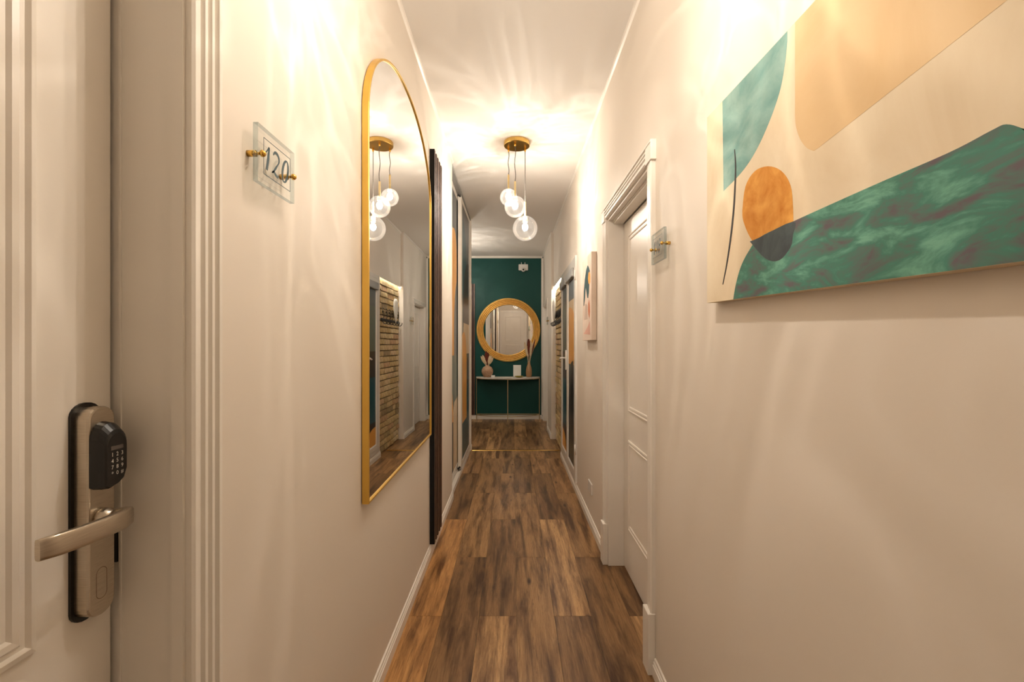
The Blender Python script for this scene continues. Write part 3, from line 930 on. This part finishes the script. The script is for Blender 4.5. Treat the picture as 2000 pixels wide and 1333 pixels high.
for i, (poly, mt_, nm) in enumerate(shapes):
    MB().prism(poly, 'x', cx1, cx1 - 0.00012 * (i + 1)).build(nm, mt_, c1o)
ln = smooth_pts(W1((1435, 292), (1437, 330), (1434, 400), (1428, 460), (1420, 515), (1412, 556)), 5)
MB().ribbon(ln, [0.003 + 0.0055 * math.sin(math.pi * i / (len(ln) - 1)) for i in range(len(ln))], lambda u, v, h: (cx1 - h, u, v), 0.0, 0.0008).build('ink_line', P_INK, c1o)

cx2 = 0.547
c2o = tag(empty('canvas_picture', (WR, 3.38, 1.7)), 'small upright abstract canvas with a dark teal figure, between the two right doors', 'picture')
MB().box(WR - 0.001, cx2, 3.178, 3.576, 1.389, 2.010, 0.002).build('canvas', paint_print('canvas_blush', (234, 216, 200), (222, 202, 186), 4), c2o)
def crop2(*pp): return [wall_pt(1120 + a / 6.667, 480 + b_ / 6.667, cx2) for a, b_ in pp]
fig = [(crop2((185, 255), (165, 320), (148, 440), (136, 590), (131, 790), (140, 780), (152, 680), (160, 548), (170, 610), (180, 680), (192, 685), (203, 600), (208, 480), (214, 330), (200, 280)), plain('canvas2_teal', (34, 74, 78), 0.7), 'teal_figure'),
       (crop2((190, 430), (196, 360), (206, 335), (219, 370), (220, 470), (208, 510), (196, 490)), plain('canvas2_orange', (222, 158, 60), 0.7), 'orange_disc'),
       (crop2((150, 770), (165, 755), (182, 780), (184, 960), (138, 972)), plain('canvas2_taupe', (196, 174, 158), 0.7), 'taupe_shape'),
       (crop2((203, 700), (212, 780), (214, 860), (208, 955), (197, 900), (193, 840), (195, 760)), plain('canvas2_rust', (198, 108, 62), 0.7), 'rust_leaf'),
       (crop2((214, 985), (216, 1160), (135, 1150), (185, 1060)), plain('canvas2_pink', (224, 176, 158), 0.7), 'pink_shape')]
for i, (poly, mt_, nm) in enumerate(fig):
    MB().prism(poly, 'x', cx2, cx2 - 0.0002 * (i + 1)).build(nm, mt_, c2o)

# socket on the right wall
so = tag(empty('wall_socket', (WR, 3.4, 0.3)), 'white double wall socket low on the right wall under the small canvas', 'socket')
MB().box(WR, WR - 0.010, 3.345, 3.495, 0.245, 0.327, 0.003).build('cover_plate', M['pvc'], so)
for yy in (3.383, 3.457):
    s_ = MB().lathe([(0.024, -0.0105), (0.022, -0.0105), (0.021, -0.003), (0.0, -0.003)], (WR, yy, 0.286), 'x', 24).build('socket_well', M['grey_gasket'], so)

# ------------------------------------------------------------------ pendant lamps
def paint_streaks(ld):
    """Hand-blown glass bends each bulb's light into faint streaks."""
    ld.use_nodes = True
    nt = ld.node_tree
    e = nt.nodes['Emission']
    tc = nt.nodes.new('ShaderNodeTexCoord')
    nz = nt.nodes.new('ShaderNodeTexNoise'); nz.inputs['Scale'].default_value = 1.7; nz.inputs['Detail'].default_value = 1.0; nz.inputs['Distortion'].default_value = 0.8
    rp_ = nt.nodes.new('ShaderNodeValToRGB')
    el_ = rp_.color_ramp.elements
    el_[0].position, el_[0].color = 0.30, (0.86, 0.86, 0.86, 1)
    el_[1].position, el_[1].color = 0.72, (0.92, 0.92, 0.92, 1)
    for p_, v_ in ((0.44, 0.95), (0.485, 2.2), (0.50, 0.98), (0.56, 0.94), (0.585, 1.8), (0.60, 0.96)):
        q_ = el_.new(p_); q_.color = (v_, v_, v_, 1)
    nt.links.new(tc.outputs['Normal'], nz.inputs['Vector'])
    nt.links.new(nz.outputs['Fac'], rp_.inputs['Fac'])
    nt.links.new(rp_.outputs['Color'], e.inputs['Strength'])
def pendant(label, loc, dim=1.0):
    root = tag(empty('pendant_lamp', loc), label, 'lamp', 'three-globe pendant lamps')
    x0, y0, z0 = loc
    cp = MB(); cp.lathe([(0.0, 0.0), (0.101, 0.0), (0.103, -0.003), (0.103, -0.029), (0.100, -0.033), (0.0, -0.033)], (x0, y0, z0), 'z', 48, False)
    cp.build('ceiling_plate', M['canopy_brass'], root)
    #        cord x, y, globe centre drop, radius, cord bottom drop
    for (dx, dy, gd, gr) in ((-0.066, 0.045, 0.425, 0.069), (-0.014, -0.060, 0.531, 0.083), (0.067, 0.040, 0.675, 0.099)):
        gx, gy, gz = x0 + dx, y0 + dy, z0 - gd
        st = gr + 0.115
        MB().lathe([(0.0075, -0.033), (0.0075, -0.055), (0.004, -0.060)], (gx, gy, z0), 'z', 14, True, True, True).build('cord_grip', M['brass'], root)
        zs, ze = z0 - 0.055, gz + st
        wob = 0.004 if gd < 0.6 else 0.0
        MB().tube([(gx + wob * math.sin(3.0 * i / 10 * math.pi), gy, zs + (ze - zs) * i / 10) for i in range(11)], 0.0028, 8).build('cord', M['cord'], root)
        MB().lathe([(0.004, st), (0.008, st - 0.002), (0.008, gr * 0.99), (0.017, gr * 0.97), (0.019, gr * 0.93), (0.021, gr * 0.12 + 0.040), (0.017, gr * 0.12 + 0.036)], (gx, gy, gz), 'z', 18, True, True, True).build('stem', M['pale_gold'], root)
        g = MB().sphere((gx, gy, gz), gr, 40, 24).build('glass_globe', M['globe'], root)
        bl = MB().sphere((gx, gy, gz + gr * 0.12), 0.024, 18, 12, 1.25).build('bulb', M['bulb'], root)
        ld = bpy.data.lights.new('bulb_light', 'POINT')
        ld.energy = BULB_W * dim; ld.color = LIGHT_COL; ld.shadow_soft_size = 0.012
        paint_streaks(ld)
        lo = bpy.data.objects.new('bulb_light', ld); COL.objects.link(lo)
        lo.location = (gx, gy, gz + gr * 0.12)
        lo.parent = root; lo.matrix_parent_inverse = root.matrix_basis.inverted()
    return root
pendant('brass pendant lamp with three clear glass globes hanging mid corridor', (0.030, 3.61, CEIL))
pendant('brass three-globe pendant lamp above the viewer, out of the picture', (0.030, 1.02, CEIL), 0.86)
pendant('brass three-globe pendant lamp in the hall, hidden by the wardrobe', (-0.95, 7.0, CEIL))

# ------------------------------------------------------------------ niche light and coat rack
led = tag(empty('light_strip', (0.6, 5.97, NTOP)), 'white light strip along the top of the brick niche', 'light')
MB().box(0.592, 0.604, NA + 0.01, NB - 0.01, NTOP - 0.006, NTOP - 0.0005).build('diffuser', M['led'], led)
MB().box(0.586, 0.591, NA + 0.01, NB - 0.01, NTOP - 0.014, NTOP - 0.0005).build('profile', M['pvc'], led)
rack = tag(empty('coat_rack', (0.6, 6.0, 1.66)), 'black iron coat rack with curled hooks on the brick niche', 'coat rack')
MB().box(0.592, 0.600, NA + 0.08, NB - 0.06, 1.655, 1.685, 0.002).build('rail', M['black_metal'], rack)
for k in range(6):
    yy = NA + 0.15 + k * 0.145
    hk = MB()
    pts = [(0.594, yy, 1.66)] + [(0.560 + 0.030 * math.cos(a), yy, 1.645 + 0.030 * math.sin(a)) for a in [0, -0.6, -1.2, -1.8, -2.4, -3.0]] + [(0.528, yy, 1.66)]
    hk.tube(pts, 0.005, 8)
    hk.build('hook', M['black_metal'], rack)
    sc_ = MB()
    pts = []
    for i in range(26):
        a = i / 25 * 3.6 * math.pi
        r_ = 0.058 * (1 - i / 30)
        pts.append((0.588, yy + r_ * math.sin(a), 1.758 - r_ * math.cos(a) * 1.25))
    sc_.tube(pts, 0.0035, 6)
    sc_.build('scroll', M['black_metal'], rack)
cl = MB()
lp = []
for zz, wy, wx in ((1.97, 0.055, 0.010), (1.93, 0.105, 0.016), (1.85, 0.095, 0.020), (1.75, 0.048, 0.016), (1.65, 0.007, 0.006)):
    lp.append([(0.552 - wx * math.cos(2 * math.pi * k / 12) * (1.2 if k % 2 else 0.8), 6.12 + wy * math.sin(2 * math.pi * k / 12), zz) for k in range(12)])
cl.loops(lp, True, True, True, True)
tag(cl.build('hanging_cloth', M['white_cloth']), 'white tapering cloth hanging on the black coat rack', 'cloth')

# ------------------------------------------------------------------ green end wall furnishings
rm = tag(empty('round_mirror', (-0.084, YG, 1.621 - 0.577)), 'round mirror in a wide ribbed gold frame on the green wall', 'mirror')
R0 = 0.577
prof = [(R0 - 0.004, 0.0), (R0, -0.006), (R0, -0.020), (R0 - 0.014, -0.030)]
for i in range(4):
    r_ = R0 - 0.014 - i * 0.027
    for q in range(7):
        a = math.pi * q / 6
        prof.append((r_ - 0.0135 + 0.0135 * math.cos(a), -0.024 + 0.003 * i - 0.020 * math.sin(a)))
prof += [(R0 - 0.124, -0.014), (R0 - 0.130, -0.008)]
MB().lathe(prof, (-0.084, YG, 1.621), 'y', 96).build('frame', M['gold_round'], rm)
MB().lathe([(0.0, -0.012), (R0 - 0.122, -0.012), (R0 - 0.122, -0.004), (0, -0.004)], (-0.084, YG, 1.621), 'y', 96, False).build('mirror_glass', M['mirror'], rm)

rm.rotation_euler.x = math.radians(1.5)      # hangs leaning slightly forward

con = tag(empty('console_table', (-0.092, YG, 0)), 'half-moon console table with pale top and thin champagne legs under the round mirror', 'table')
CXc, HWc, DPc = -0.092, 0.578, 0.33
def half_moon(d, n=28):
    return [(CXc + (HWc - d) * math.cos(math.pi * i / n + math.pi), YG - 0.016 + (DPc - d) * math.sin(math.pi * i / n + math.pi)) for i in range(n + 1)]
m = MB(); m.prism(half_moon(0.0), 'z', 0.752, 0.775); m.build('table_top', M['marble'], con)
for (lx, ly) in ((CXc - HWc + 0.008, YG - 0.028), (CXc + HWc - 0.008, YG - 0.028), (CXc, YG - 0.016 - DPc + 0.012)):
    MB().box(lx - 0.007, lx + 0.007, ly - 0.007, ly + 0.007, 0.0, 0.752).build('leg', M['console_gold'], con)
MB().box(CXc - HWc + 0.015, CXc + HWc - 0.015, YG - 0.035, YG - 0.021, 0.088, 0.102).build('back_rail', M['console_gold'], con)
MB().tube([(x_, y_, 0.095) for x_, y_ in half_moon(0.012)], 0.007, 8).build('front_rail', M['console_gold'], con)
MB().tube([(x_, y_, 0.744) for x_, y_ in half_moon(0.012)], 0.007, 8).build('top_rail', M['console_gold'], con)

TT = 0.775
M['ceramic'] = paint_print('blush_stoneware', (206, 172, 142), (178, 140, 112), 18)
M['pampas'] = plain('dried_pampas', (226, 202, 166), 0.9, vary=0.1, vscale=60)
M['rust_grass'] = plain('dried_rust_plume', (106, 46, 28), 0.9, vary=0.15, vscale=60)
v1 = tag(empty('round_vase', (-0.457, 8.11, TT)), 'squat round blush vase with dried palm spears on the console', 'vase')
m = MB(); m.lathe([(0.0, 0.0), (0.055, 0.0), (0.062, 0.006), (0.082, 0.035), (0.100, 0.075), (0.104, 0.105), (0.098, 0.140), (0.076, 0.175), (0.045, 0.196), (0.024, 0.204), (0.022, 0.212), (0.016, 0.212), (0.015, 0.18)], (-0.457, 8.11, TT), 'z', 32)
m.build('vase_body', M['ceramic'], v1)
def spear(parent, base, top, w, mat, name='palm_spear', flat=0.35):
    """A pleated spear-shaped dry leaf from base to top."""
    b_, t_ = Vector(base), Vector(top)
    d = (t_ - b_); s_ = Vector((d.z, 0, -d.x)).normalized()
    secs_ = []
    for f_, k_ in ((0.0, 0.12), (0.35, 0.16), (0.5, 0.7), (0.68, 1.0), (0.85, 0.75), (0.96, 0.4), (1.0, 0.06)):
        c = b_ + d * f_
        secs_.append([c + s_ * (w * k_ * math.cos(2 * math.pi * q / 10)) + Vector((0, 1, 0)) * (w * flat * k_ * math.sin(2 * math.pi * q / 10) * (1.3 if q % 2 else 0.8)) for q in range(10)])
    MB().loops(secs_, True, True, True, False).build(name, mat, parent)
vz = TT + 0.19
for (dx, dz, w_, mt_) in ((-0.115, 0.185, 0.022, 'pampas'), (-0.085, 0.205, 0.024, 'pampas'), (-0.050, 0.17, 0.024, 'pampas'), (-0.022, 0.275, 0.036, 'rust_grass'), (0.012, 0.25, 0.030, 'rust_grass'), (0.045, 0.195, 0.026, 'pampas'), (0.075, 0.19, 0.022, 'pampas'), (0.105, 0.165, 0.020, 'pampas')):
    spear(v1, (-0.457 + dx * 0.06, 8.11, vz - 0.03), (-0.457 + dx, 8.105 + random.uniform(-.02, .02), vz + dz), w_, M[mt_])
v2 = tag(empty('tall_vase', (0.283, 8.11, TT)), 'slender amber vase with pampas plumes at the right end of the console', 'vase')
m = MB(); m.lathe([(0.0, 0.0), (0.040, 0.0), (0.048, 0.01), (0.055, 0.06), (0.055, 0.11), (0.046, 0.17), (0.030, 0.22), (0.024, 0.25), (0.026, 0.272), (0.022, 0.272), (0.020, 0.24)], (0.283, 8.11, TT), 'z', 28)
m.build('vase_body', plain('amber_lustre', (176, 138, 100), 0.18, metal=0.25), v2)
for (dx, dz, w_, mt_) in ((-0.070, 0.36, 0.022, 'pampas'), (-0.030, 0.30, 0.018, 'pampas'), (0.000, 0.42, 0.028, 'rust_grass'), (0.040, 0.39, 0.024, 'pampas'), (0.070, 0.35, 0.022, 'pampas'), (0.105, 0.42, 0.020, 'pampas'), (0.110, 0.43, 0.012, 'rust_grass')):
    spear(v2, (0.283 + dx * 0.1, 8.11, TT + 0.23), (0.283 + dx, 8.10 + random.uniform(-.02, .02), TT + 0.26 + dz), w_, M[mt_], 'plume')
cd = tag(empty('card_stand', (0.075, 8.12, TT)), 'upright white notice card in a clear stand on the console', 'sign')
MB().box(0.005, 0.142, 8.118, 8.122, TT + 0.008, TT + 0.215).build('card', M['paper'], cd)
MB().box(-0.001, 0.148, 8.10, 8.15, TT, TT + 0.007, 0.002).build('foot', M['acrylic_edge'], cd)
bxo = tag(empty('card_box', (-0.352, 8.06, TT)), 'small white card box beside the round vase', 'box')
MB().box(-0.387, -0.320, 8.03, 8.07, TT, TT + 0.030, 0.002).build('box_body', M['paper'], bxo)
MB().box(-0.389, -0.318, 8.028, 8.072, TT + 0.030, TT + 0.037, 0.002).build('lid', M['paper'], bxo)
dish = tag(empty('dish', (0.105, 8.03, TT)), 'small olive gold dish in front of the white notice', 'dish')
MB().lathe([(0.0, 0.0), (0.03, 0.0), (0.05, 0.006), (0.078, 0.024), (0.075, 0.026), (0.048, 0.011), (0.0, 0.008)], (0.105, 8.03, TT), 'z', 28).build('bowl', plain('olive_gold', (176, 160, 62), 0.4, metal=0.4), dish)
MB().lathe([(0.028, -0.003), (0.026, 0.0), (0.0, 0.0)], (0.105, 8.03, TT + 0.003), 'z', 20).build('foot_ring', M['console_gold'], dish)

sc = tag(empty('security_camera', (0.186, YG, 2.75)), 'white wireless security camera with two aerials high on the green wall', 'camera')
MB().box(0.100, 0.272, YG, YG - 0.045, 2.700, 2.812, 0.010).build('housing', M['pvc'], sc)
MB().sphere((0.186, YG - 0.060, 2.712), 0.040, 20, 12).build('lens_ball', M['pvc'], sc)
MB().lathe([(0.016, -0.036), (0.016, -0.042), (0.0, -0.043)], (0.186, YG - 0.060, 2.705), 'y', 16, True, True).build('lens', M['black'], sc)
for xx in (0.152, 0.216):
    MB().tube([(xx, YG - 0.018, 2.805), (xx, YG - 0.018, 2.85)], 0.006, 8).build('aerial', M['pvc'], sc)
bpy.context.view_layer.update()
